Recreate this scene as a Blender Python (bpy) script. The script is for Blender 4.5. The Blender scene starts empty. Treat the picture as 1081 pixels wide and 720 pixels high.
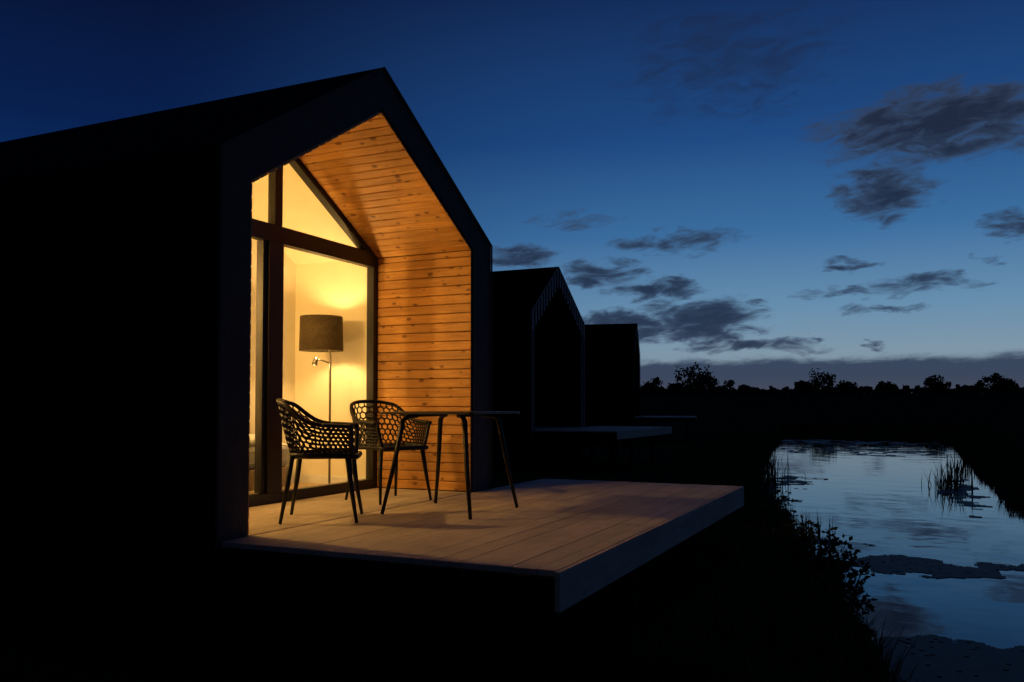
import bpy, math, random
from mathutils import Vector, noise, Matrix
random.seed(7)
scene = bpy.context.scene
scene.view_settings.view_transform = 'Standard'
scene.view_settings.look = 'None'
scene.view_settings.exposure = 0
COL = scene.collection

def lin(r, g, b):
    f = lambda c: (c/255/12.92) if c/255 <= 0.04045 else ((c/255+0.055)/1.055)**2.4
    return (f(r), f(g), f(b), 1)

# ------------------------------------------------------------------ helpers
class NT:
    def __init__(s, nt):
        s.nt = nt; s.L = nt.links
    def n(s, t, **kw):
        nd = s.nt.nodes.new(t)
        for k, v in kw.items(): setattr(nd, k, v)
        return nd
    def put(s, sock, v):
        if isinstance(v, bpy.types.NodeSocket): s.L.new(v, sock)
        else: sock.default_value = v
    def m(s, op, a, b=0.0, c=None, clamp=False):
        nd = s.n('ShaderNodeMath', operation=op); nd.use_clamp = clamp
        s.put(nd.inputs[0], a); s.put(nd.inputs[1], b)
        if c is not None: s.put(nd.inputs[2], c)
        return nd.outputs[0]
    def mapr(s, v, a, b, c=0.0, d=1.0, mode='SMOOTHSTEP'):
        nd = s.n('ShaderNodeMapRange', interpolation_type=mode)
        s.put(nd.inputs[0], v)
        for i, x in enumerate((a, b, c, d)): s.put(nd.inputs[i+1], x)
        return nd.outputs[0]
    def ramp(s, v, stops, mode='LINEAR'):
        nd = s.n('ShaderNodeValToRGB'); cr = nd.color_ramp; cr.interpolation = mode
        while len(cr.elements) < len(stops): cr.elements.new(0.5)
        for e, (p, c) in zip(cr.elements, stops): e.position = p; e.color = c
        s.put(nd.inputs[0], v); return nd.outputs[0]
    def mix(s, f, a, b, blend='MIX'):
        nd = s.n('ShaderNodeMix', data_type='RGBA', blend_type=blend)
        s.put(nd.inputs[0], f); s.put(nd.inputs[6], a); s.put(nd.inputs[7], b)
        return nd.outputs[2]
    def noise(s, vec, scale, detail=4, rough=0.5, dist=0.0):
        nd = s.n('ShaderNodeTexNoise'); s.put(nd.inputs['Vector'], vec)
        nd.inputs['Scale'].default_value = scale; nd.inputs['Detail'].default_value = detail
        nd.inputs['Roughness'].default_value = rough; nd.inputs['Distortion'].default_value = dist
        return nd
    def comb(s, x, y, z=0.0):
        nd = s.n('ShaderNodeCombineXYZ')
        for i, v in enumerate((x, y, z)): s.put(nd.inputs[i], v)
        return nd.outputs[0]

def newmat(name):
    m = bpy.data.materials.new(name); m.use_nodes = True
    t = NT(m.node_tree); b = m.node_tree.nodes['Principled BSDF']
    return m, t, b

def simple(name, col, rough=0.6, var=0.25, scale=8, bump=0.0, metal=0.0, spec=0.5):
    m, t, b = newmat(name)
    tc = t.n('ShaderNodeTexCoord').outputs['Object']
    nz = t.noise(tc, scale, 6, 0.6)
    c0 = tuple(x*(1-var) for x in col[:3])+(1,); c1 = tuple(min(1, x*(1+var)) for x in col[:3])+(1,)
    t.put(b.inputs['Base Color'], t.ramp(nz.outputs[0], [(0.3, c0), (0.7, c1)]))
    b.inputs['Roughness'].default_value = rough; b.inputs['Metallic'].default_value = metal
    b.inputs['Specular IOR Level'].default_value = spec
    if bump:
        bp = t.n('ShaderNodeBump'); bp.inputs['Strength'].default_value = bump; bp.inputs['Distance'].default_value = 0.01
        t.put(bp.inputs['Height'], nz.outputs[0]); t.put(b.inputs['Normal'], bp.outputs[0])
    return m

def wood(name, cA, cB, cK, axis, rough=0.55, knots=0.85, spec=0.35, var=(0.5, 0.75), bump=0.35, weather=0.8):
    """plank wood; axis = grain direction 0:x 1:y ; attribute rnd varies board to board"""
    m, t, b = newmat(name)
    tc = t.n('ShaderNodeTexCoord').outputs['Object']
    sp = t.n('ShaderNodeSeparateXYZ'); t.put(sp.inputs[0], tc)
    at = t.n('ShaderNodeAttribute'); at.attribute_name = 'rnd'
    rnd = at.outputs['Fac']
    off = t.m('MULTIPLY', rnd, 37.0)
    g = sp.outputs[axis]; o = sp.outputs[1-axis]; z = sp.outputs[2]
    g2 = t.m('ADD', g, off)
    v = t.comb(t.m('MULTIPLY', g2, 1.6), t.m('MULTIPLY', t.m('ADD', o, off), 22.0), t.m('MULTIPLY', z, 22.0))
    nz = t.noise(v, 1.5, 7, 0.62, 0.8)
    base = t.ramp(nz.outputs[0], [(0.28, cB), (0.62, cA)])
    br = t.m('MULTIPLY_ADD', rnd, var[0], var[1])
    base = t.mix(1.0, base, t.comb(br, br, br), 'MULTIPLY')
    if knots:
        vv = t.comb(t.m('MULTIPLY', g2, 9.0), t.m('MULTIPLY', t.m('ADD', o, off), 15.0), t.m('MULTIPLY', z, 16.0))
        vo = t.n('ShaderNodeTexVoronoi'); t.put(vo.inputs['Vector'], vv); vo.inputs['Scale'].default_value = 1.0
        vs_ = t.n('ShaderNodeSeparateColor'); t.put(vs_.inputs[0], vo.outputs['Color'])
        rad = t.m('MULTIPLY_ADD', vs_.outputs[0], 0.42, -0.16)       # random knot size, many cells have none
        k = t.mapr(t.m('SUBTRACT', rad, vo.outputs['Distance']), -0.14, 0.06, 0.0, 1.0)
        base = t.mix(t.m('MULTIPLY', k, knots), base, cK)
        big = t.noise(tc, 1.7, 5, 0.6)
        w_ = t.mapr(big.outputs[0], 0.3, 0.7, weather, 1.08)
        base = t.mix(1.0, base, t.comb(w_, w_, w_), 'MULTIPLY')
    t.put(b.inputs['Base Color'], base)
    b.inputs['Roughness'].default_value = rough; b.inputs['Specular IOR Level'].default_value = spec
    bp = t.n('ShaderNodeBump'); bp.inputs['Strength'].default_value = bump; bp.inputs['Distance'].default_value = 0.004
    t.put(bp.inputs['Height'], nz.outputs[0]); t.put(b.inputs['Normal'], bp.outputs[0])
    return m

def empty(name, loc=(0, 0, 0), rotz=0.0):
    e = bpy.data.objects.new(name, None); COL.objects.link(e)
    e.location = loc; e.rotation_euler = (0, 0, rotz); e.empty_display_size = 0.2
    return e

class MB:
    """mesh builder"""
    def __init__(s): s.v = []; s.f = []; s.r = []; s.mi = []
    def add(s, vs, fs, rnd=None, mi=0):
        o = len(s.v); s.v += [tuple(x) for x in vs]
        if rnd is None: rnd = random.random()
        for f in fs: s.f.append(tuple(i+o for i in f)); s.r.append(rnd); s.mi.append(mi)
    def box(s, x0, x1, y0, y1, z0, z1, rnd=None, mi=0):
        c = [(x, y, z) for x in (x0, x1) for y in (y0, y1) for z in (z0, z1)]
        s.add(c, [(0, 1, 3, 2), (4, 6, 7, 5), (0, 4, 5, 1), (2, 3, 7, 6), (0, 2, 6, 4), (1, 5, 7, 3)], rnd, mi)
    def prism(s, poly, x0, x1, rnd=None, mi=0):
        n = len(poly)
        vs = [(x0, y, z) for y, z in poly]+[(x1, y, z) for y, z in poly]
        fs = [tuple(range(n)), tuple(range(2*n-1, n-1, -1))]+[(i, i+n, (i+1) % n+n, (i+1) % n) for i in range(n)]
        s.add(vs, fs, rnd, mi)
    def tube(s, pts, rad, seg=10, rnd=None, closed=False, mi=0):
        pts = [Vector(p) for p in pts]; n = len(pts)
        if not isinstance(rad, (list, tuple)): rad = [rad]*n
        vs = []; up = None
        for i, p in enumerate(pts):
            a = pts[(i-1) % n] if (closed or i > 0) else p
            b_ = pts[(i+1) % n] if (closed or i < n-1) else p
            d = (b_-a).normalized()
            if up is None:
                up = Vector((0, 0, 1)) if abs(d.z) < 0.9 else Vector((1, 0, 0))
            u = (up-d*up.dot(d)).normalized(); w = d.cross(u); up = u
            for k in range(seg):
                an = 2*math.pi*k/seg
                vs.append(p+(u*math.cos(an)+w*math.sin(an))*rad[i])
        fs = []
        for i in range(n if closed else n-1):
            j = (i+1) % n
            for k in range(seg):
                fs.append((i*seg+k, i*seg+(k+1) % seg, j*seg+(k+1) % seg, j*seg+k))
        if not closed:
            fs.append(tuple(range(seg-1, -1, -1))); fs.append(tuple((n-1)*seg+k for k in range(seg)))
        s.add(vs, fs, rnd, mi)
    def obj(s, name, mats, parent=None, smooth=False, bevel=0.0):
        me = bpy.data.meshes.new(name); me.from_pydata(s.v, [], s.f)
        if not isinstance(mats, (list, tuple)): mats = [mats]
        for m in mats: me.materials.append(m)
        a = me.attributes.new('rnd', 'FLOAT', 'FACE')
        a.data.foreach_set('value', s.r)
        me.polygons.foreach_set('material_index', s.mi)
        if smooth: me.polygons.foreach_set('use_smooth', [True]*len(s.f))
        me.validate(); me.update()
        o = bpy.data.objects.new(name, me); COL.objects.link(o)
        if parent: o.parent = parent
        if bevel:
            b = o.modifiers.new('bevel', 'BEVEL'); b.width = bevel; b.segments = 2; b.limit_method = 'ANGLE'
        return o

# ------------------------------------------------------------------ materials
M_clad = simple('charred_cladding', (0.0045, 0.0045, 0.005), 0.9, 0.3, 14, 0.4, spec=0.06)
M_fascia = simple('slate_paint', (0.085, 0.078, 0.070), 0.75, 0.2, 10, 0.3, spec=0.2)
M_slat = simple('pale_slat_wood', (0.66, 0.62, 0.56), 0.8, 0.2, 12)
M_roof = simple('roof_membrane', (0.005, 0.005, 0.0055), 0.95, 0.3, 10, 0.2, spec=0.04)
M_pine = wood('pine_lining', (0.74, 0.40, 0.12, 1), (0.52, 0.23, 0.055, 1), (0.14, 0.04, 0.012, 1), 0, var=(0.28, 0.84), knots=0.75, weather=0.84)
M_deck = wood('deck_planks', (0.60, 0.51, 0.41, 1), (0.47, 0.39, 0.31, 1), (0.32, 0.25, 0.19, 1), 1, 0.8, 0.3, 0.2, var=(0.14, 0.93), bump=0.2)
M_frame = simple('black_window_frame', (0.010, 0.010, 0.011), 0.5, 0.1)
M_plaster = simple('cream_plaster', (0.80, 0.74, 0.60), 0.85, 0.03, 5)
M_floorin = wood('oak_floor', (0.55, 0.42, 0.27, 1), (0.42, 0.3, 0.18, 1), (0.2, 0.12, 0.06, 1), 0)
M_plastic = simple('dark_resin', (0.014, 0.014, 0.015), 0.5, 0.1, 30, spec=0.35)
M_tabletop = simple('dark_table_top', (0.03, 0.028, 0.027), 0.4, 0.2, 20)
M_metal = simple('brushed_metal', (0.35, 0.33, 0.3), 0.35, 0.1, 40, metal=1.0)
M_linen = simple('white_linen', (0.72, 0.72, 0.74), 0.9, 0.05, 6, 0.5)
M_post = simple('shade_dark_timber', (0.012, 0.0115, 0.011), 0.9, 0.2, 10, spec=0.1)  # near-black, deck-side shade put into the colour; also for joists and posts

m, t, b = newmat('lamp_shade_fabric'); M_shade = m
tc = t.n('ShaderNodeTexCoord').outputs['Object']
vo = t.n('ShaderNodeTexVoronoi'); t.put(vo.inputs['Vector'], tc); vo.inputs['Scale'].default_value = 60
cc = t.ramp(vo.outputs['Distance'], [(0.15, (0.028, 0.021, 0.012, 1)), (0.6, (0.085, 0.062, 0.030, 1))])
t.put(b.inputs['Base Color'], cc); b.inputs['Roughness'].default_value = 0.9
tr = t.n('ShaderNodeBsdfTranslucent'); t.put(tr.inputs[0], cc)
mx = t.n('ShaderNodeMixShader'); mx.inputs[0].default_value = 0.12
t.L.new(b.outputs[0], mx.inputs[1]); t.L.new(tr.outputs[0], mx.inputs[2])
t.L.new(mx.outputs[0], m.node_tree.nodes['Material Output'].inputs[0])

m, t, b = newmat('window_glass'); M_glass = m
m.node_tree.nodes.remove(b)
tp = t.n('ShaderNodeBsdfTransparent'); tp.inputs[0].default_value = (0.96, 0.97, 0.96, 1)
gl = t.n('ShaderNodeBsdfGlossy'); gl.inputs['Roughness'].default_value = 0.0
fr = t.n('ShaderNodeFresnel'); fr.inputs[0].default_value = 1.45
mx = t.n('ShaderNodeMixShader'); t.L.new(fr.outputs[0], mx.inputs[0])
t.L.new(tp.outputs[0], mx.inputs[1]); t.L.new(gl.outputs[0], mx.inputs[2])
t.L.new(mx.outputs[0], m.node_tree.nodes['Material Output'].inputs[0])

m, t, b = newmat('canal_water'); M_water = m
tc = t.n('ShaderNodeTexCoord').outputs['Object']
b.inputs['Base Color'].default_value = (0.006, 0.008, 0.009, 1)
b.inputs['Roughness'].default_value = 0.02; b.inputs['IOR'].default_value = 1.38
n1 = t.noise(tc, 0.9, 2, 0.5); n2 = t.noise(tc, 7, 3, 0.5)
h = t.m('MULTIPLY_ADD', n2.outputs[0], 0.06, n1.outputs[0])
bp = t.n('ShaderNodeBump'); bp.inputs['Strength'].default_value = 0.13; bp.inputs['Distance'].default_value = 0.05
t.put(bp.inputs['Height'], h); t.put(b.inputs['Normal'], bp.outputs[0])

m, t, b = newmat('dark_soil_grass'); M_ground = m
tc = t.n('ShaderNodeTexCoord').outputs['Object']
n1 = t.noise(tc, 0.35, 8, 0.65); n2 = t.noise(tc, 6, 6, 0.7)
c = t.mix(0.5, t.ramp(n1.outputs[0], [(0.3, (0.016, 0.023, 0.011, 1)), (0.7, (0.05, 0.055, 0.03, 1))]),
          t.ramp(n2.outputs[0], [(0.3, (0.012, 0.014, 0.008, 1)), (0.7, (0.055, 0.055, 0.034, 1))]))
t.put(b.inputs['Base Color'], c); b.inputs['Roughness'].default_value = 1.0; b.inputs['Specular IOR Level'].default_value = 0.0
bp = t.n('ShaderNodeBump'); bp.inputs['Strength'].default_value = 0.8; bp.inputs['Distance'].default_value = 0.08
t.put(bp.inputs['Height'], n2.outputs[0]); t.put(b.inputs['Normal'], bp.outputs[0])

def foliage(name, a, bb):
    m, t, b = newmat(name)
    at = t.n('ShaderNodeAttribute'); at.attribute_name = 'rnd'
    t.put(b.inputs['Base Color'], t.ramp(at.outputs['Fac'], [(0.0, a), (1.0, bb)]))
    b.inputs['Roughness'].default_value = 0.8; b.inputs['Specular IOR Level'].default_value = 0.1
    return m
M_grass = foliage('grass_blades', (0.025, 0.04, 0.014, 1), (0.09, 0.10, 0.042, 1))
M_leaf = foliage('bush_leaves', (0.02, 0.035, 0.012, 1), (0.08, 0.10, 0.04, 1))
M_tree = foliage('tree_leaves', (0.010, 0.017, 0.009, 1), (0.03, 0.04, 0.02, 1))
M_weed = simple('duckweed', (0.04, 0.04, 0.038), 0.6, 0.5, 5, 0.3, spec=0.3)

# ------------------------------------------------------------------ house
def make_house(name, loc, rot, W, peakY, E, P, L, pn, pf, Ein_n, Ein_f, Pin, R, lit=False, deck_x=2.1, deck_y=4.8, slats=False, ground_z=-0.75):
    root = empty(name, loc, rot)
    gz = ground_z-loc[2]
    outer = [(0, -0.12), (0, E), (peakY, P), (W, E), (W, -0.12)]
    inner = [(pn, -0.12), (pn, Ein_n), (peakY, Pin), (W-pf, Ein_f), (W-pf, -0.12)]
    mb = MB()
    vs = []
    for x in (-L, 0):
        vs += [(x, y, z) for y, z in outer]+[(x, y, z) for y, z in inner]
    fs = []; mi = []
    for i in range(4):
        fs.append((i, i+1, i+11, i+10)); mi.append(0 if i in (0, 3) else 2)
        fs.append((5+i, 15+i, 16+i, 6+i)); mi.append(0)
        fs.append((10+i, 11+i, 16+i, 15+i)); mi.append(1)
        fs.append((i, 5+i, 6+i, i+1)); mi.append(0)
    fs += [(0, 10, 15, 5), (4, 9, 19, 14)]; mi += [0, 0]
    for f, k in zip(fs, mi):
        mb.f.append(f); mb.r.append(0.5); mb.mi.append(k)
    mb.v = vs
    mb.obj('shell', [M_clad, M_fascia, M_roof], root)
    w = MB(); w.prism([(0.002, -0.12), (0.002, E-0.002), (peakY, P-0.003), (W-0.002, E-0.002), (W-0.002, -0.12)], -L-0.1, -L-0.002)
    w.obj('rear_wall', M_clad, root)
    bt = MB()
    x = -L+0.1
    while x < -0.1:
        bt.box(x, x+0.03, -0.022, -0.001, -0.12, E-0.02)
        bt.box(x, x+0.03, W+0.001, W+0.022, -0.12, E-0.02)
        x += 0.16
    bt.obj('wall_battens', M_clad, root)
    tr = MB()
    pts = [(0.012, 0.004, -0.1), (0.012, 0.004, E-0.004), (0.012, peakY, P-0.006), (0.012, W-0.004, E-0.004), (0.012, W-0.004, -0.1)]
    for a, c in zip(pts[:-1], pts[1:]): tr.tube([a, c], 0.009, 6)
    tr.obj('gable_edge_trim', M_slat if slats else M_fascia, root)
    sl = MB(); sl.box(-L, -0.01, pn+0.01, W-pf-0.01, -0.28, -0.035); sl.obj('floor_slab', M_clad, root)
    sk = MB(); sk.box(-L, -0.03, 0.06, 0.16, gz-0.1, -0.125); sk.box(-L, -0.03, W-0.16, W-0.06, gz-0.1, -0.125)
    sk.obj('plinth', M_clad, root)
    dk = MB(); bw = 0.142; gap = 0.003; x = -R+0.0
    while x+bw < -0.004:
        dk.box(x, x+bw-gap, pn+0.015, W-pf-0.03, -0.03, 0.0); x += bw
    dk.box(x, -0.002, pn+0.015, W-pf-0.03, -0.03, 0.0)
    x = 0.016
    while x < deck_x-0.02:
        x1 = min(x+bw-gap, deck_x)
        cuts = [0.03, random.uniform(1.2, 3.6), deck_y]
        for a, c in zip(cuts[:-1], cuts[1:]):
            dk.box(x, x1, a+0.001, c-0.001, -0.03, random.uniform(-0.001, 0.001))
        x += bw
    dk.obj('deck_boards', M_deck, root, bevel=0.0015)
    fa = MB()
    fa.box(deck_x+0.002, deck_x+0.03, 0.005, deck_y+0.03, -0.19, -0.002, 0.75)
    fa.box(0.02, deck_x, deck_y+0.002, deck_y+0.03, -0.19, -0.003, 0.5)
    fa.obj('deck_fascia', M_deck, root, bevel=0.002)
    fs_ = MB(); fs_.box(0.02, deck_x, 0.0, 0.028, -0.19, -0.032, 0.4); fs_.obj('deck_side_fascia', M_post, root)  # same wood as the deck boards, its shade painted in
    jo = MB()
    for y in (0.3, 1.2, 2.1, 3.0, 3.9, deck_y-0.2): jo.box(0.02, deck_x-0.03, y, y+0.05, -0.17, -0.033)
    for y in (0.9, 2.4, deck_y-0.4):
        for xx in (deck_x-0.45, 0.6): jo.box(xx, xx+0.1, y, y+0.1, gz-0.9, -0.173)
    jo.obj('deck_joists_posts', M_post, root)
    ln = MB(); bh = 0.086
    def strip(p0, p1, nrm):
        p0 = Vector(p0); p1 = Vector(p1); d = p1-p0; Ls = d.length; d.normalize(); nn = Vector(nrm).normalized()
        s = 0.0
        while s < Ls-0.01:
            e = min(s+bh-0.0045, Ls)
            a = p0+d*s; c = p0+d*e; ch = 0.006
            q = [a+nn*0.003, c+nn*0.003, c+nn*0.016, c-d*ch+nn*0.022, a+d*ch+nn*0.022, a+nn*0.016]
            ln.prism([(v[0], v[1]) for v in q], -R+0.0, -0.012)
            s += bh
    fy = W-pf
    strip((fy, 0.004), (fy, Ein_f-0.02), (-1, 0))
    dv = Vector((peakY-fy, Pin-Ein_f)); nn = Vector((dv.y, -dv.x)); nn = nn if nn.y < 0 else -nn
    strip((fy-0.01, Ein_f), (peakY+0.015, Pin-0.012), nn)
    strip((pn, 0.004), (pn, Ein_n-0.02), (1, 0))
    dv = Vector((peakY-pn, Pin-Ein_n)); nn = Vector((dv.y, -dv.x)); nn = nn if nn.y < 0 else -nn
    strip((pn+0.01, Ein_n), (peakY-0.015, Pin-0.012), nn)
    ln.obj('pine_lining', M_pine if lit else M_clad, root)  # unlit cabins: darkness painted in with near-black instead of pine
    gx0, gx1 = -R-0.085, -R-0.005
    fr = MB(); y0, y1 = pn+0.01, W-pf-0.01; my = peakY+0.0
    tz0, tz1 = (E-0.20, E-0.06)
    fr.box(gx0, gx1, y0, y1, -0.03, 0.085)
    fr.box(gx0-0.003, gx1+0.003, y0, y1, tz0, tz1)
    fr.box(gx0, gx1, y0, y0+0.09, 0.086, tz0-0.001)
    fr.box(gx0, gx1, y1-0.075, y1, 0.086, tz0-0.001)
    fr.box(gx0, gx1, my-0.07, my+0.105, 0.086, tz0-0.001)
    fr.box(gx0+0.01, gx1+0.008, my-0.015, my+0.075, tz1+0.001, Pin-0.14)
    fr.box(gx0-0.01, gx1-0.02, my-0.12, my-0.075, 0.09, tz0-0.002)
    th = 0.085
    def slope(ya, za, yb, zb):
        fr.prism([(ya, za-0.01), (yb, zb-0.01), (yb, zb-th), (ya, za-th)], gx0, gx1)
    slope(y0, Ein_n, peakY-0.001, Pin); slope(y1, Ein_f, peakY+0.001, Pin)
    fr.obj('window_frames', M_frame, root, bevel=0.003)
    g = MB(); xm = (gx0+gx1)/2
    g.add([(xm, y0+0.02, 0.03), (xm, y1-0.02, 0.03), (xm, y1-0.02, Ein_f-0.05), (xm, peakY, Pin-0.05), (xm, y0+0.02, Ein_n-0.05)], [(0, 1, 2, 3, 4)])
    g.obj('window_glass', M_glass, root)
    if lit:
        rm = MB(); xb = -R-1.0; xf = gx0-0.001; k = 0.012
        a = [(pn+k, 0.0), (pn+k, Ein_n-k), (peakY, Pin-k*1.2), (W-pf-k, Ein_f-k), (W-pf-k, 0.0)]
        vv = [(xb, y, z) for y, z in a]+[(xf, y, z) for y, z in a]
        rm.add(vv, [(0, 1, 2, 3, 4), (0, 5, 6, 1), (1, 6, 7, 2), (2, 7, 8, 3), (3, 8, 9, 4)])
        rm.obj('room_plaster', M_plaster, root)
        sb = MB()
        sb.box(xb+0.002, xb+0.016, pn+0.03, W-pf-0.03, 0.012, 0.09)
        sb.box(xb+0.02, xf-0.01, W-pf-0.028, W-pf-0.014, 0.012, 0.09)
        sb.obj('skirting', M_linen, root)
        fl = MB(); y = pn+0.015
        while y < W-pf-0.02:
            fl.box(xb, xf, y, min(y+0.14, W-pf-0.013), -0.034, 0.01); y += 0.143
        fl.obj('room_floor', M_floorin, root)
    else:
        rm = MB(); rm.box(-R-2.5, -R-2.45, pn+0.01, W-pf-0.01, -0.03, Ein_n); rm.obj('inner_partition', M_clad, root)
    if slats:
        s = MB()
        n = 20
        for i in range(n+1):
            y = 0.05+(W-0.1)*i/n
            zt = E+(P-E)*(y/peakY) if y < peakY else E+(P-E)*((W-y)/(W-peakY))
            s.box(0.005, 0.03, y-0.024, y+0.024, zt-0.5, zt-0.03)
        s.obj('gable_slats', M_slat, root)
    return root

h1 = make_house('gabled_cabin', (0, 0, 0), 0, 3.56, 1.70, 2.31, 3.375, 9.0, 0.27, 0.37, 2.17, 2.225, 3.05, 1.02, lit=True)
h2 = make_house('gabled_cabin', (-4.6, 15.0, 0.2), 0, 3.6, 1.72, 2.85, 4.15, 9.0, 0.2, 0.25, 2.7, 2.7, 3.8, 1.1, slats=True)
h3 = make_house('gabled_cabin', (-7.0, 31.2, 0.3), math.radians(13), 3.6, 1.8, 2.85, 4.1, 8.0, 0.2, 0.25, 2.7, 2.7, 3.8, 1.1, deck_x=2.5, slats=False)

# ------------------------------------------------------------------ furniture
def hexpatch(name, cols, rows, fn, parent, th=0.012):
    """honeycomb lattice mapped through fn(u,v)->(x,y,z)"""
    w = 1.0/cols; a = 1.0/(1.5*rows)
    vid = {}; V = []; F = []
    def gv(u, v):
        u = min(1, max(0, u)); v = min(1, max(0, v))
        k = (round(u*cols*2*3), round(v*rows*1.5*4))
        if k not in vid: vid[k] = len(V); V.append(fn(u, v))
        return vid[k]
    for j in range(-1, rows+1):
        for i in range(-1, cols+1):
            cu = (i+0.5+(0.5 if j % 2 else 0))*w; cv = (j+0.5)*1.5*a
            ids = []
            for q in range(6):
                an = math.pi/6+q*math.pi/3
                k = gv(cu+w/math.sqrt(3)*math.cos(an), cv+a*math.sin(an))
                if k not in ids: ids.append(k)
            if len(ids) >= 3: F.append(tuple(ids))
    me = bpy.data.meshes.new(name); me.from_pydata(V, [], F); me.validate(); me.update()
    me.materials.append(M_plastic)
    o = bpy.data.objects.new(name, me); COL.objects.link(o); o.parent = parent
    wf = o.modifiers.new('lattice', 'WIREFRAME'); wf.thickness = th; wf.use_even_offset = False; wf.use_replace = True
    return o

def chair(loc, ang):
    root = empty('armchair', loc, ang)
    ss = lambda x: x*x*(3-2*x)
    def plan(t, hx, hy, xf):
        a = abs(t); sg = 1 if t >= 0 else -1
        if a < 0.55:
            th = a/0.55*math.pi/2
            p = 2.6
            c = abs(math.cos(th))**(2/p); s_ = abs(math.sin(th))**(2/p)
            return (-hx*c, sg*hy*s_)
        k = (a-0.55)/0.45
        return (xf*k, sg*(hy-0.02*k*k))
    def topz(t):
        a = abs(t)
        if a < 0.22: return 0.82-0.02*(a/0.22)**2
        if a < 0.58: return 0.80-(0.80-0.655)*ss((a-0.22)/0.36)
        return 0.655-0.01*(a-0.58)/0.42
    def shell(u, v):
        t = u*2-1
        b0 = plan(t, 0.205, 0.225, 0.21); b1 = plan(t, 0.30, 0.28, 0.21)
        k = v**0.8
        return (b0[0]+(b1[0]-b0[0])*k, b0[1]+(b1[1]-b0[1])*k, 0.445+(topz(t)-0.445)*v)
    def seat(u, v):
        x = -0.20+0.44*v; y = (u*2-1)*0.225*(1-0.06*v)
        if v < 0.3: y *= 1-0.25*((0.3-v)/0.3)**2
        return (x, y, 0.45-0.018*math.cos((u-0.5)*math.pi)*math.sin(v*math.pi)-0.012*max(0, v-0.8)*5)
    hexpatch('back_lattice', 28, 8, shell, root, 0.0165)
    hexpatch('seat_lattice', 11, 9, seat, root, 0.016)
    f = MB(); N = 60
    rim = [shell(i/N, 1.0) for i in range(N+1)]
    f0 = shell(0, 0); f1 = shell(1, 0)
    f.tube([f0]+[shell(0, k/4) for k in range(1, 4)]+rim+[shell(1, 1-k/4) for k in range(1, 5)], 0.015, 8)
    f.tube([shell(i/N, 0.0) for i in range(N+1)], 0.018, 8)
    f.tube([seat(0, k/8) for k in range(9)]+[seat(k/8, 1) for k in range(1, 9)]+[seat(1, 1-k/8) for k in range(1, 9)], 0.018, 8)
    for sg in (0, 1):
        pts = [shell(abs(sg-k/10*0.2), 1.0) for k in range(11)]
        for dy in (-0.016, 0.016):
            f.tube([(p[0], p[1]+dy, p[2]-0.002) for p in pts], 0.013, 8)
    for sx, sy in ((1, 1), (1, -1), (-1, 1), (-1, -1)):
        top = (sx*0.185, sy*0.205, 0.45); mid = (sx*0.208, sy*0.225, 0.25); bot = (sx*0.25, sy*0.25, 0.003)
        f.tube([top, mid, bot], [0.021, 0.017, 0.011], 10)
    f.tube([(0.18, -0.2, 0.43), (0.18, 0.2, 0.43)], 0.012, 8); f.tube([(-0.18, -0.2, 0.43), (-0.18, 0.2, 0.43)], 0.012, 8)
    f.obj('frame', M_plastic, root, smooth=True)
    return root
chair((-0.07, 1.09, 0.0), math.radians(31))
chair((-0.31, 2.28, 0.0), math.radians(-22))

tb = empty('outdoor_table', (0.515, 1.87, 0))
p = MB()
c = 0.03; hx, hy = 0.385, 0.405
poly = []
for cx, cy, st in ((hx-c, hy-c, 0), (-hx+c, hy-c, 90), (-hx+c, -hy+c, 180), (hx-c, -hy+c, 270)):
    for k in range(5):
        an = math.radians(st+k*22.5); poly.append((cx+c*math.cos(an), cy+c*math.sin(an)))
n = len(poly)
p.add([(x, y, 0.722) for x, y in poly]+[(x, y, 0.74) for x, y in poly],
      [tuple(range(n-1, -1, -1)), tuple(range(n, 2*n))]+[(i, (i+1) % n, (i+1) % n+n, i+n) for i in range(n)])
p.obj('table_top', M_tabletop, tb, bevel=0.003)
p = MB()
for sx in (1, -1):
    for sy in (1, -1):
        p.tube([(sx*0.17, sy*0.21, 0.712), (sx*0.225, sy*0.25, 0.705), (sx*0.255, sy*0.275, 0.675), (sx*0.30, sy*0.325, 0.35), (sx*0.36, sy*0.385, 0.003)], [0.016, 0.018, 0.020, 0.017, 0.013], 10)
    p.tube([(sx*0.17, -0.22, 0.712), (sx*0.17, 0.22, 0.712)], 0.010, 8)
p.obj('table_legs', M_plastic, tb, smooth=True)

# floor lamp (inside, near the glass)
lx, ly = -1.42, 2.82
fl = empty('floor_lamp', (lx, ly, -0.035))
p = MB()
p.tube([(0.06, 0.06, 0.047), (0.06, 0.06, 0.065)], 0.13, 28)
p.tube([(0.06, 0.06, 0.065), (0.06, 0.06, 1.30), (0.05, 0.05, 1.36), (0.0, 0.0, 1.38)], 0.011, 10)
p.tube([(0, 0, 1.38), (0, 0, 1.44)], 0.018, 12)
p.tube([(0.06, 0.06, 1.22), (0.0, -0.01, 1.25), (-0.03, -0.03, 1.26)], 0.007, 8)
p.tube([(-0.03, -0.03, 1.27), (-0.045, -0.045, 1.20)], [0.018, 0.03], 14)
for k in range(3):
    an = k*2.094; p.tube([(0, 0, 1.42), (0.19*math.cos(an), 0.19*math.sin(an), 1.42)], 0.003, 6)
p.obj('stand', M_metal, fl, smooth=True)
p = MB(); S = 48; vs = []; fs = []
for r, z in ((0.205, 1.335), (0.198, 1.66), (0.195, 1.66), (0.202, 1.335)):
    vs += [(r*math.cos(2*math.pi*k/S), r*math.sin(2*math.pi*k/S), z) for k in range(S)]
for j in range(4):
    for k in range(S):
        fs.append((j*S+k, j*S+(k+1) % S, ((j+1) % 4)*S+(k+1) % S, ((j+1) % 4)*S+k))
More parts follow.
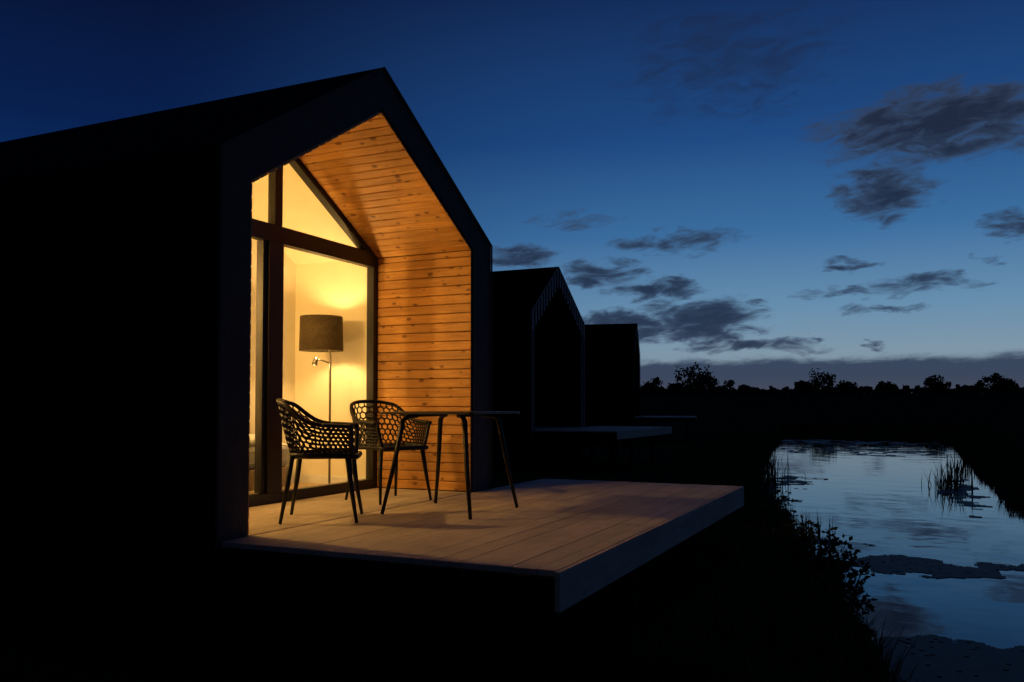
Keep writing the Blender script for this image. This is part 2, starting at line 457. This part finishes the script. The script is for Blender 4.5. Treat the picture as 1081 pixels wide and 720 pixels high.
p.add(vs, fs, 0.5); p.obj('shade', M_shade, fl, smooth=True)
def plight(name, loc, power, col, rad, parent=None):
    d = bpy.data.lights.new(name, 'POINT'); d.energy = power; d.color = col; d.shadow_soft_size = rad
    o = bpy.data.objects.new(name, d); COL.objects.link(o); o.location = loc
    if parent: o.parent = parent
    return o
plight('bulb', (0, 0, 1.50), 30, (1, 0.60, 0.20), 0.05, fl)
plight('reading_bulb', (-0.05, -0.05, 1.17), 1.5, (1, 0.62, 0.24), 0.02, fl)

# unseen lamp added inside by the near wall to light lining and deck
wl = empty('added_fill_lamp', (-1.50, 0.30, 1.75))
p = MB()
p.box(-0.04, 0.04, 0.0, 0.02, -0.06, 0.06)
p.tube([(0, 0.02, 0), (0, 0.14, 0), (0, 0.16, 0.03)], 0.008, 8)
p.obj('fill_lamp_bracket', M_metal, wl)
p = MB(); vs = []; fs = []; S = 32
for r, z in ((0.09, 0.0), (0.05, 0.13), (0.047, 0.13), (0.087, 0.0)):
    vs += [(r*math.cos(2*math.pi*k/S), 0.17+r*math.sin(2*math.pi*k/S), z+0.09) for k in range(S)]
for j in range(4):
    for k in range(S): fs.append((j*S+k, j*S+(k+1) % S, ((j+1) % 4)*S+(k+1) % S, ((j+1) % 4)*S+k))
p.add(vs, fs, 0.5); p.obj('shade', M_linen, wl, smooth=True)
plight('bulb', (0, 0.17, 0.06), 98, (1, 0.56, 0.155), 0.04, wl)  # added light on the pine lining and deck

# bed
bd = empty('bed', (-1.98, 0.45, 0.012))
p = MB(); p.box(0.0, 0.75, 0, 1.72, 0.08, 0.25); p.box(0.03, 0.08, 0.03, 0.08, 0, 0.08); p.box(0.67, 0.72, 1.6, 1.65, 0, 0.08)
p.box(0.67, 0.72, 0.03, 0.08, 0, 0.08); p.box(0.03, 0.08, 1.6, 1.65, 0, 0.08); p.obj('bed_frame', M_floorin, bd, bevel=0.01)
p = MB(); p.box(0.0, 0.76, 0, 1.73, 0.252, 0.45); p.obj('mattress', M_linen, bd, bevel=0.05)
def blob(name, c, r, mat, parent):
    p = MB(); vs = []; fs = []; A, B = 28, 14
    for j in range(B+1):
        ph = math.pi*j/B-math.pi/2
        for i in range(A):
            th = 2*math.pi*i/A
            sgn = lambda v, e: math.copysign(abs(v)**e, v)
            x = sgn(math.cos(th), .5)*abs(math.cos(ph))**.6*r[0]; y = sgn(math.sin(th), .5)*abs(math.cos(ph))**.6*r[1]; z = sgn(math.sin(ph), .8)*r[2]
            nzv = noise.noise(Vector((x*7+c[0]*9, y*7, z*7)))*0.02
            vs.append((c[0]+x+nzv, c[1]+y+nzv, c[2]+z+nzv))
    for j in range(B):
        for i in range(A): fs.append((j*A+i, j*A+(i+1) % A, (j+1)*A+(i+1) % A, (j+1)*A+i))
    p.add(vs, fs, .5); return p.obj(name, mat, parent, smooth=True)
blob('pillow', (0.16, 1.5, 0.62), (0.13, 0.24, 0.17), M_linen, bd)
blob('duvet', (0.4, 0.9, 0.47), (0.36, 0.75, 0.07), M_linen, bd)

# ------------------------------------------------------------------ terrain, canal
def interp(pts, y):
    if y <= pts[0][0]: return pts[0][1]
    for (a, b_), (c_, d) in zip(pts[:-1], pts[1:]):
        if y <= c_:
            k = (y-a)/(c_-a); return b_+(d-b_)*k
    return pts[-1][1]
XL = [(-40, 6.0), (-3, 4.5), (3.2, 3.15), (5.4, 2.85), (9.5, 1.9), (18.7, -0.1), (35, -2.3), (51, -3.8), (60, -4.4)]
XR = [(-40, 10.5), (0, 8.0), (8, 6.2), (15, 5.5), (24, 5.3), (60, 5.4)]
def hgt(x, y):
    xl = interp(XL, y)+0.35*noise.noise(Vector((0.3, y*0.45, 0))); xr = interp(XR, y)+0.4*noise.noise(Vector((5.3, y*0.4, 0)))
    d = min(x-xl, xr-x, 57-y+1.5*noise.noise(Vector((x*.4, 3, 3))))
    k = max(0.0, min(1.0, (d+1.3)/2.6)); k = k*k*(3-2*k)
    z = -0.78+0.07*noise.noise(Vector((x*0.5, y*0.5, 0)))
    R = math.hypot(x, y)
    r = max(0.0, min(1.0, (R-70)/100)); r = r*r*(3-2*r)
    z += r*3.9+r*0.5*noise.noise(Vector((x*0.02, y*0.02, 3)))
    return z-k*0.92
def axis(lo, hi, dense):
    out = []; v = lo
    while v < hi:
        out.append(v)
        a = dense[0]-v if v < dense[0] else (v-dense[1] if v > dense[1] else 0)
        v += max(0.25, a*0.12)
    out.append(hi); return out
xs = axis(-900, 900, (-6, 9)); ys = axis(-200, 1500, (-4, 62))
g = MB(); nx = len(xs)
vs = [(x, y, hgt(x, y)) for y in ys for x in xs]
fs = [(j*nx+i, j*nx+i+1, (j+1)*nx+i+1, (j+1)*nx+i) for j in range(len(ys)-1) for i in range(nx-1)]
g.add(vs, fs, 0.5); g.obj('ground', M_ground, smooth=True)

WZ = -1.2
w = MB(); w.add([(-9, -45, WZ), (14, -45, WZ), (14, 62, WZ), (-9, 62, WZ)], [(0, 1, 2, 3)], 0.5); w.obj('canal_water', M_water)

def weedmask(x, y):
    n_ = noise.fractal(Vector((x*1.6, y*1.3, 1.7)), 1.0, 2.0, 6)
    v = -1
    for (cx, cy, rx, ry, s) in ((3.55, 8.0, 1.0, 0.7, 0.75), (4.6, 8.5, .55, .3, 0.5), (2.6, 7.4, 0.6, 0.5, .5), (4.6, 2.6, 3.2, 1.95, 2.2), (2.3, 9.6, .5, .6, .4), (1.0, 14, .5, 1.5, .4),
                             (-1, 46, 4, 3, .25), (2.5, 38, 2.0, 3, .05), (4.7, 18, .4, 4, .3), (0.3, 19, .8, 2.5, .3)):
        q = s*(1-((x-cx)/rx)**2-((y-cy)/ry)**2)
        v = max(v, q)
    return v+n_*0.8 > 0.15
wd = MB()
def weedregion(x0, x1, y0, y1, st):
    nx_ = int((x1-x0)/st); ny_ = int((y1-y0)/st)
    for i in range(nx_):
        for j in range(ny_):
            x = x0+i*st; y = y0+j*st
            if weedmask(x+st/2, y+st/2) and random.random() < 0.97:
                z = WZ+0.006
                wd.add([(x, y, z), (x+st, y, z), (x+st, y+st, z), (x, y+st, z)], [(0, 1, 2, 3)])
weedregion(1.6, 7.5, 1.0, 10.5, 0.035)
weedregion(-0.5, 5.2, 11, 24, 0.10)
weedregion(-5, 5, 33, 50, 0.18)
wd.obj('duckweed_mat', M_weed)

# ------------------------------------------------------------------ grass & bushes
def blade(mb, x, y, z, h, wdt, lean, an):
    dx, dy = math.cos(an), math.sin(an); px, py = -dy, dx
    l1 = lean*0.35*h; l2 = lean*h
    a = [(x-px*wdt, y-py*wdt, z), (x+px*wdt, y+py*wdt, z),
         (x+dx*l1+px*wdt*.8, y+dy*l1+py*wdt*.8, z+h*0.55), (x+dx*l1-px*wdt*.8, y+dy*l1-py*wdt*.8, z+h*0.55),
         (x+dx*l2, y+dy*l2, z+h)]
    mb.add(a, [(0, 1, 2, 3), (3, 2, 4)])
gr = MB()
def in_deck(x, y):
    if -0.2 < y < 4.95 and x < 2.2: return True
    if 14.8 < y < 19.9 and x < -2.3: return True
    if 30 < y < 37 and x < -4: return True
    return False
for _ in range(30000):
    y = 1.0+50*random.random()**2.0
    xl = interp(XL, y)
    x = xl+0.25-abs(random.gauss(0, 1.1))
    if in_deck(x, y): continue
    z = hgt(x, y)
    if z < WZ-0.15: continue
    cl = 0.5+0.5*noise.noise(Vector((x*0.9, y*0.9, 9)))
    h = random.uniform(0.10, 0.34)*(0.5+1.2*cl)
    if x > xl-0.9: h *= 1.15
    blade(gr, x, y, z-0.02, h, random.uniform(0.004, 0.008)*(1+y*0.03), random.uniform(0.1, 0.7), random.uniform(0, 6.28))
for _ in range(16000):
    y = 6+50*random.random()**1.3
    xr = interp(XR, y); x = xr+abs(random.gauss(0, 1.3))
    z = hgt(x, y)
    if z < WZ-0.1: continue
    cl = 0.5+0.5*noise.noise(Vector((x*0.9, y*0.6, 19)))
    blade(gr, x, y, z-0.02, random.uniform(0.12, 0.4)*(.5+1.2*cl), random.uniform(0.005, 0.009)*(1+y*0.03), random.uniform(0.1, 0.6), random.uniform(0, 6.28))
for _ in range(5000):
    x = random.uniform(-5, 8); y = 57.5+abs(random.gauss(0, 2))
    blade(gr, x, y, hgt(x, y)-0.02, random.uniform(.2, .7), 0.02, random.uniform(.1, .5), random.uniform(0, 6.28))
gr.obj('bank_grass', M_grass)
rd = MB()
for (cx, cy, sx, sy, n_, hh) in ((4.35, 20.0, 0.2, 0.6, 80, 0.75), (4.9, 27, 0.2, 1.5, 40, 0.6), (0.05, 18.6, 0.35, 1.2, 170, 0.95), (-1.1, 24, 0.4, 2.0, 110, 0.85), (2.1, 9.9, .2, .7, 70, 0.5)):
    for _ in range(n_):
        x = random.gauss(cx, sx); y = random.gauss(cy, sy)
        blade(rd, x, y, WZ-0.1, hh*random.uniform(0.4, 1.15), 0.006+0.0004*y, random.uniform(0.02, 0.45), random.uniform(0, 6.28))
rd.obj('reeds', M_grass)

def bush(cx, cy, r, h, n_):
    mb = MB(); z0 = hgt(cx, cy)-0.05
    stems = []
    for k in range(14):
        an = random.uniform(0, 6.28); rr = r*random.uniform(0.2, 1)
        top = Vector((cx+rr*math.cos(an), cy+rr*math.sin(an), z0+h*random.uniform(0.55, 1.1)))
        base = Vector((cx+rr*0.3*math.cos(an), cy+rr*0.3*math.sin(an), z0))
        mid = base.lerp(top, 0.5)+Vector((0, 0, h*0.12))
        mb.tube([base, mid, top], [0.008, 0.006, 0.002], 5); stems.append((base, mid, top))
    for k in range(n_):
        b0, m0, t0 = random.choice(stems); s = random.random()**0.6
        p_ = b0.lerp(m0, s*2) if s < .5 else m0.lerp(t0, s*2-1)
        d = Vector((random.gauss(0, 1), random.gauss(0, 1), random.gauss(0, .7))).normalized()
        p_ = p_+d*random.uniform(0, 0.05+0.1*r); q = Vector((random.gauss(0, 1), random.gauss(0, 1), random.gauss(0, 1)))
        u = d.cross(q).normalized(); L = random.uniform(0.035, 0.075); wv = L*0.32
        mb.add([p_, p_+d*L*.5+u*wv, p_+d*L, p_+d*L*.5-u*wv], [(0, 1, 2, 3)])
    mb.obj('bank_bush', M_leaf)
for (cx, cy, r, h, n_) in ((2.75, 5.9, 0.42, 0.66, 1200), (2.4, 6.7, 0.4, 0.6, 900), (2.1, 7.6, 0.45, 0.6, 800), (3.0, 5.0, 0.34, 0.55, 800), (1.65, 8.7, 0.5, 0.6, 700), (2.8, 4.4, 0.35, 0.42, 500), (1.3, 10.2, 0.5, 0.6, 700)):
    bush(cx, cy, r, h, n_)

# distant tree line : overlapping crowns of varied size + continuous hedge
tl = MB()
def leafq(p_, s):
    u = Vector((random.gauss(0, 1), random.gauss(0, 1), random.gauss(0, 1))).normalized(); q = u.orthogonal().normalized()
    tl.add([p_-u*s, p_+q*s*.7, p_+u*s, p_-q*s*.7], [(0, 1, 2, 3)])
def tree(x, y, h, r):
    z0 = hgt(x, y)-0.1
    tl.tube([(x, y, z0), (x+random.uniform(-.2, .2), y, z0+h*.35), (x+random.uniform(-.4, .4), y, z0+h*.8)], [0.18, 0.12, 0.04], 5)
    cl = []
    for k in range(11):
        an = random.uniform(0, 6.28); rr = r*random.uniform(0, .9)
        zz = random.uniform(.12, .88)
        c0 = Vector((x+rr*math.cos(an)*(1.15-zz*.5), y+rr*math.sin(an), z0+h*zz))
        cl.append((c0, r*random.uniform(.22, .5)))
        tl.tube([(x, y, z0+h*.2), c0], [0.06, 0.02], 4)
    for k in range(int(260+70*r)):
        c0, cr = random.choice(cl)
        d = Vector((random.gauss(0, 1), random.gauss(0, 1), random.gauss(0, .8))).normalized()*cr*random.random()**.4
        leafq(c0+d, random.uniform(.15, .34))
def env(az):
    return 1.1*max(0, noise.fractal(Vector((az*0.28, 2.2, 0)), 1.0, 2.0, 4)+0.15)
az = -24.0
while az < 36:
    R = random.uniform(165, 200)
    a = math.radians(az)
    x = 3.66+R*math.sin(a); y = -3.81+R*math.cos(a)
    big = 0
    for (ca, wa, hh) in ((-13.1, 1.1, 3.6), (-15.7, .4, 2.2), (-10.8, .6, 1.6), (-8.6, .35, 1.2), (-5.2, 1.3, 2.9), (-1.4, .5, 1.5), (0.9, 1.0, 1.9), (4.2, .9, 2.0), (20, 4, 2)):
        big = max(big, hh*math.exp(-((az-ca)/wa)**2))
    h = (1.3+env(az)+big)*random.uniform(.8, 1.15)
    tree(x, y, h, h*random.uniform(.42, .75))
    az += abs(random.gauss(0.28, 0.22))+0.05
for _ in range(16000):
    az = random.uniform(-24, 36); R = random.uniform(160, 170); a = math.radians(az)
    x = 3.66+R*math.sin(a); y = -3.81+R*math.cos(a)
    hh = 0.6+1.0*abs(noise.noise(Vector((az*1.3, 7, 0))))+.7*max(0, noise.noise(Vector((az*4, 1, 0))))
    leafq(Vector((x, y, hgt(x, y)+hh*random.random()**.8)), random.uniform(.18, .4))
tl.obj('tree_line', M_tree)

# ------------------------------------------------------------------ sky
world = bpy.data.worlds.new('sky'); scene.world = world; world.use_nodes = True
try: world.cycles.sampling_method = 'NONE'
except Exception as ex: print('ws', ex)
world.node_tree.nodes.clear(); t = NT(world.node_tree)
tc = t.n('ShaderNodeTexCoord').outputs['Generated']
nv = t.n('ShaderNodeVectorMath', operation='NORMALIZE'); t.put(nv.inputs[0], tc)
sp = t.n('ShaderNodeSeparateXYZ'); t.put(sp.inputs[0], nv.outputs[0])
X, Y, Z = sp.outputs
el = t.m('MULTIPLY', t.m('ARCSINE', Z), 57.2958)
azd = t.m('MULTIPLY', t.m('ARCTAN2', X, Y), 57.2958)
e = t.m('MAXIMUM', Z, 0.0)
glow = t.ramp(e, [(0.0, lin(126, 138, 150)), (0.06, lin(126, 150, 168)), (0.105, lin(104, 143, 174)), (0.19, lin(60, 110, 160)),
                  (0.29, lin(31, 74, 131)), (0.43, lin(20, 45, 91)), (1.0, lin(20, 32, 64))])
far = t.ramp(e, [(0.0, lin(40, 70, 110)), (0.1, lin(24, 68, 118)), (0.19, lin(12, 50, 104)), (0.29, lin(9, 32, 78)),
                 (0.43, lin(7, 18, 48)), (1.0, lin(20, 29, 56))])
back = t.ramp(e, [(0.0, lin(26, 30, 42)), (0.3, lin(18, 24, 42)), (1.0, lin(18, 26, 50))])
ca = t.m('DIVIDE', Y, t.m('SQRT', t.m('MAXIMUM', t.m('SUBTRACT', 1.0, t.m('MULTIPLY', Z, Z)), 0.0001)))
f1 = t.mapr(ca, 0.66, 1.0, 0, 1); f2 = t.mapr(ca, -0.3, 0.55, 0, 1)
skyc = t.mix(f1, t.mix(f2, back, far), glow)
# clouds
cn = t.comb(t.m('MULTIPLY', azd, 0.20), t.m('MULTIPLY', el, 0.55), 0.0)
dn = t.noise(cn, 1.7, 4, 0.6)
ds = t.n('ShaderNodeSeparateColor'); t.put(ds.inputs[0], dn.outputs['Color'])
az2 = t.m('MULTIPLY_ADD', t.m('SUBTRACT', ds.outputs[0], 0.5), 4.6, azd)
el2 = t.m('MULTIPLY_ADD', t.m('SUBTRACT', ds.outputs[1], 0.5), 2.2, el)
fb = t.noise(t.comb(t.m('MULTIPLY', azd, 0.34), t.m('MULTIPLY_ADD', azd, -0.10, t.m('MULTIPLY', el, 1.0)), 4.0), 1.2, 9, 0.62, 0.7)
clouds = [(1.8, 16.4, 8.2, 2.5, 1.7), (-1.6, 12.9, 3.1, 1.9, 1.5), (.3, 7.3, 3.2, .8, 1.2), (-4, 6.9, 3.2, .34, .9), (-14, 10.6, 4.4, .85, 1.1),
          (-21.2, 12.0, 3, .7, .6), (-19.4, 8.6, 2.9, 1.0, 1.4), (-12.6, 5.6, 4.2, 1.6, 1.8), (-15.5, 7.5, 3.3, .85, 1.5), (-17.8, 5.2, 3.8, 1.2, 1.7),
          (5.4, 10.2, 1.8, .8, 1.3), (-25, 9.8, 2.8, .95, 1.4), (-3.7, 8.7, 1.7, .35, .9), (-2.1, 5.9, 2.4, .32, .9), (-9.5, 3.9, 5.0, .5, 1.1),
          (-2.3, 3.9, .7, .28, 1.0), (-5.4, 4.2, .8, .25, 1.0), (-8.9, 6.4, 1.0, .22, .9), (3.6, 8.5, .6, .35, .9), (-32, 8, 4, .8, .8), (14, 12, 5, 1.2, 1.0)]
dens = -1.0
for (a0, e0, ra, re, s) in clouds:
    dx = t.m('MULTIPLY', t.m('SUBTRACT', az2, a0), 1/ra); dy = t.m('MULTIPLY', t.m('SUBTRACT', el2, e0), 1/re)
    q = t.m('SUBTRACT', 1.0, t.m('ADD', t.m('MULTIPLY', dx, dx), t.m('MULTIPLY', dy, dy)))
    q = t.m('MULTIPLY', q, s)
    dens = t.m('MAXIMUM', dens, q)
fbc = t.m('SUBTRACT', fb.outputs[0], 0.5)
val = t.m('MULTIPLY_ADD', fbc, 4.2, dens)
alpha = t.m('MULTIPLY', t.mapr(val, -0.15, 1.35), 0.93)
dx = t.m('MULTIPLY', t.m('SUBTRACT', az2, -10.7), 1/8.0); dy = t.m('MULTIPLY', t.m('SUBTRACT', el2, 21.5), 1/4.0)
veil = t.m('SUBTRACT', 1.0, t.m('ADD', t.m('MULTIPLY', dx, dx), t.m('MULTIPLY', dy, dy)))
veil = t.m('MULTIPLY', t.mapr(t.m('MULTIPLY_ADD', fbc, 3.4, veil), 0.0, 1.6), 0.55)
bandtop = t.m('MULTIPLY_ADD', t.m('SUBTRACT', ds.outputs[2], 0.5), 0.9, 3.0)
fbb = t.m('MULTIPLY_ADD', fbc, 0.9, el)
band = t.m('MULTIPLY', t.mapr(t.m('SUBTRACT', bandtop, fbb), -0.2, 0.45), 0.9)
core = t.ramp(t.m('DIVIDE', el, 25.0), [(0.0, lin(38, 46, 68)), (0.12, lin(29, 40, 66)), (0.35, lin(28, 39, 62)), (0.7, lin(32, 38, 54)), (1.0, lin(28, 32, 46))])
edge = t.ramp(t.m('DIVIDE', el, 25.0), [(0.0, lin(60, 68, 90)), (0.3, lin(52, 72, 100)), (0.7, lin(52, 66, 90)), (1.0, lin(34, 42, 62))])
ccol = t.mix(t.mapr(val, 0.6, 2.0), edge, core)
bcol = t.ramp(t.m('DIVIDE', el, 4.0), [(0.2, lin(58, 62, 80)), (0.5, lin(42, 54, 80)), (0.8, lin(40, 54, 82))])
col = t.mix(veil, skyc, lin(30, 38, 60)); col = t.mix(band, col, bcol); col = t.mix(alpha, col, ccol)
bg = t.n('ShaderNodeBackground'); t.put(bg.inputs[0], col); bg.inputs[1].default_value = 1.0
out = t.n('ShaderNodeOutputWorld'); t.L.new(bg.outputs[0], out.inputs[0])

# ------------------------------------------------------------------ camera
cd = bpy.data.cameras.new('camera'); cam = bpy.data.objects.new('camera', cd); COL.objects.link(cam)
cam.location = (3.66, -3.81, 0.785); cam.rotation_euler = (math.radians(92), 0, math.radians(25))
cd.sensor_width = 36; cd.lens = 913/1081*36; cd.shift_y = 0.0335; cd.shift_x = 0.0; cd.clip_start = 0.05; cd.clip_end = 5000
scene.camera = cam
print('faces', sum(len(o.data.polygons) for o in bpy.data.objects if o.type == 'MESH'))
